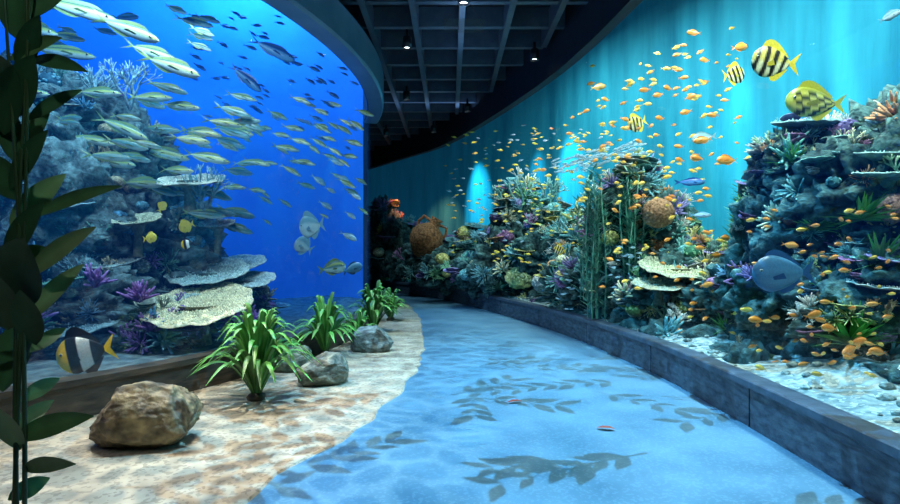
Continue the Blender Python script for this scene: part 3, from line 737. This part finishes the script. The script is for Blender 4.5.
for (y,o,tz,pw,z) in [(3.6,1.0,1.5,215,5.6),(5.6,1.0,1.2,225,5.8),(8.0,1.0,1.0,250,6.2),(11.0,1.0,1.0,215,6.4),(14.0,1.0,1.0,215,6.8)]:
    a=roff(y,o-.3); b=roff(y,o+.6); area((a.x,a.y,z),(b.x,b.y,tz),.9,.4,pw,(.76,1,.98))
a=roff(21.0,.7);b=roff(22.0,2.4); spot((a.x,a.y,5.6),(b.x,b.y,1.8),62,1500,(1,.26,.13))
M_can=tex_mat('black_can_metal',(.01,.01,.012),(.02,.02,.024),5,.4,.02)
M_em,nt,b=newmat('lamp_lens'); b.inputs['Emission Color'].default_value=(.85,.95,1,1); b.inputs['Emission Strength'].default_value=10
def can(x,y,tgt,ang,pw,col,z=5.15,blend=.6,rad=.05,gobo=0,ripple=0):
    e=empty('ceiling_spotlight',(x,y,z))
    m=MB(); S=20; vs=[];fs=[]
    pr=[(.03,.32),(.03,.2),(.085,.18),(.085,-.02),(.075,-.02),(.072,.03)]
    for r_,z_ in pr:
        for j in range(S): a=2*math.pi*j/S; vs.append((r_*math.cos(a),r_*math.sin(a),z_))
    for i in range(len(pr)-1):
        for j in range(S): a=i*S+j;bq=i*S+(j+1)%S; fs.append((a,bq,bq+S,a+S))
    m.add(vs,fs,(1,1,1)); o=m.obj('housing',M_can,True,False); o.parent=e
    m=MB(); m.add([(.072*math.cos(2*math.pi*j/S),.072*math.sin(2*math.pi*j/S),.02) for j in range(S)],[tuple(range(S))[::-1]],(1,1,1)); o=m.obj('lens',M_em,False,False); o.parent=e
    if gobo or ripple:
        m=MB()
        if gobo:
            # added, unseen leaf-shaped blockers under the lamp: throws leaf shadows on the path
            for tw in range(gobo):
                c=Vector((R(-.28,.28),R(-.28,.28),-.34)); a0=R(0,6.283); d=Vector((math.cos(a0),math.sin(a0),0))
                Lt=R(.035,.06)
                m.add([c+Vector((-d.y,d.x,0))*.0008,c-Vector((-d.y,d.x,0))*.0008,c+d*Lt],[(0,1,2)],(1,1,1))
                for k in range(8):
                    t=(k//2+1)/4.2; sg=1 if k%2 else -1; an=a0+sg*R(.5,.9); q=Vector((math.cos(an),math.sin(an),0)); w=Vector((-q.y,q.x,0)); l=R(.012,.022); p=c+d*Lt*t; hw=l*.19
                    m.add([p,p+q*l*.3+w*hw*.8,p+q*l*.5+w*hw,p+q*l*.75+w*hw*.6,p+q*l,p+q*l*.75-w*hw*.6,p+q*l*.5-w*hw,p+q*l*.3-w*hw*.8],[(0,1,2,3,4,5,6,7)],(1,1,1))
        if ripple:
            # added, unseen blocker plate for ripple light: light passes only between the warped cells
            cs_=.016; nn=int(.30/cs_); sd=Vector((x*3,y*3,7))
            def wp(u,v):
                q=Vector((u*38,v*38,0)); q2=Vector((u*14,v*14,3)); return Vector((u+.013*noise.noise(q+sd)+.02*noise.noise(q2+sd),v+.013*noise.noise(q-sd)+.02*noise.noise(q2-sd),-.34))
            for iu in range(-nn,nn+1):
                for iv in range(-nn,nn+1):
                    cu=(iu+(.5 if iv%2 else 0))*cs_; cv_=iv*cs_*.87; k=R(.34,.46)*cs_*ripple; k2=k*R(.7,1.1)
                    poly=[wp(cu+k*math.cos(t*math.pi/5+.3),cv_+k2*math.sin(t*math.pi/5+.3)) for t in range(10)]
                    m.add(poly,[tuple(range(10))],(1,1,1))
        for sx in(-1,1): tube(m,[Vector((sx*.08,0,0)),Vector((sx*.30,0,-.34))],[.003,.003],(1,1,1),(1,1,1),4)
        o=m.obj('added_gobo_plate',M_can,False,False); o.parent=e
    if pw: return spot((x,y,z-.06),tgt,ang,pw,col,blend,rad,'lamp')
can(-.77,10.0,(-.75,10.4,0),50,620,(.70,.95,1))
can(1.6,10.6,(.6,10.2,0),60,140,(.45,.8,1))
can(-1.04,13.4,(-.6,13.6,0),60,560,(.55,.9,1))
can(-2.0,17.5,(-1.6,18,0),70,280,(.5,.8,1))
can(.45,14.5,(0,14.5,0),60,0,(1,1,1))
can(-.5,17.0,(0,14.5,0),60,0,(1,1,1))
can(-1.9,5.0,(-2.1,4.6,0),50,360,(1,.88,.68))
can(-1.3,2.6,(-1.8,3.4,0),55,80,(1,.88,.66))
can(-1.2,7.2,(-1.6,7.3,0),50,250,(1,.98,.88))
can(-.6,0.3,(-1.5,2.0,1.6),50,150,(.85,.95,.9))  # unseen spotlight added to brighten the foreground plant
can(1.0,5.2,(1.0,5.25,0),100,2500,(.24,.64,1),rad=.0006,blend=.8,gobo=110)  # unseen projector added for blue path light with leaf shadows
can(-1.9,4.4,(-2.0,4.6,0),72,950,(.95,.92,.78),rad=.0014,blend=.9,ripple=1)  # unseen projector added to cast ripple light on the sand
can(.2,8.2,(.2,8.3,0),70,1100,(.42,.84,1),rad=.0014,blend=.9,ripple=1)  # unseen projector added to cast ripple light on the path
area((0,15,5.35),(-.3,15,8),.5,6,16,(.3,.55,1),'added_ceiling_fill')  # unseen fill light added to make the far ceiling grid visible
area((.2,8.5,4.9),(.2,8.5,8),.3,5,16,(.3,.55,1),'added_ceiling_fill')  # second added fill, brightens the nearer ceiling beams

w=bpy.data.worlds.new('World'); sc.world=w; w.use_nodes=True
w.node_tree.nodes['Background'].inputs[0].default_value=(.01,.03,.06,1); w.node_tree.nodes['Background'].inputs[1].default_value=.5

cam=bpy.data.cameras.new('Camera'); cam.sensor_width=36; cam.lens=36*F/900; cam.clip_start=.05; cam.clip_end=200
co=bpy.data.objects.new('Camera',cam); sc.collection.objects.link(co); co.location=(0,0,CH); co.rotation_euler=(math.radians(90),0,0)
sc.camera=co
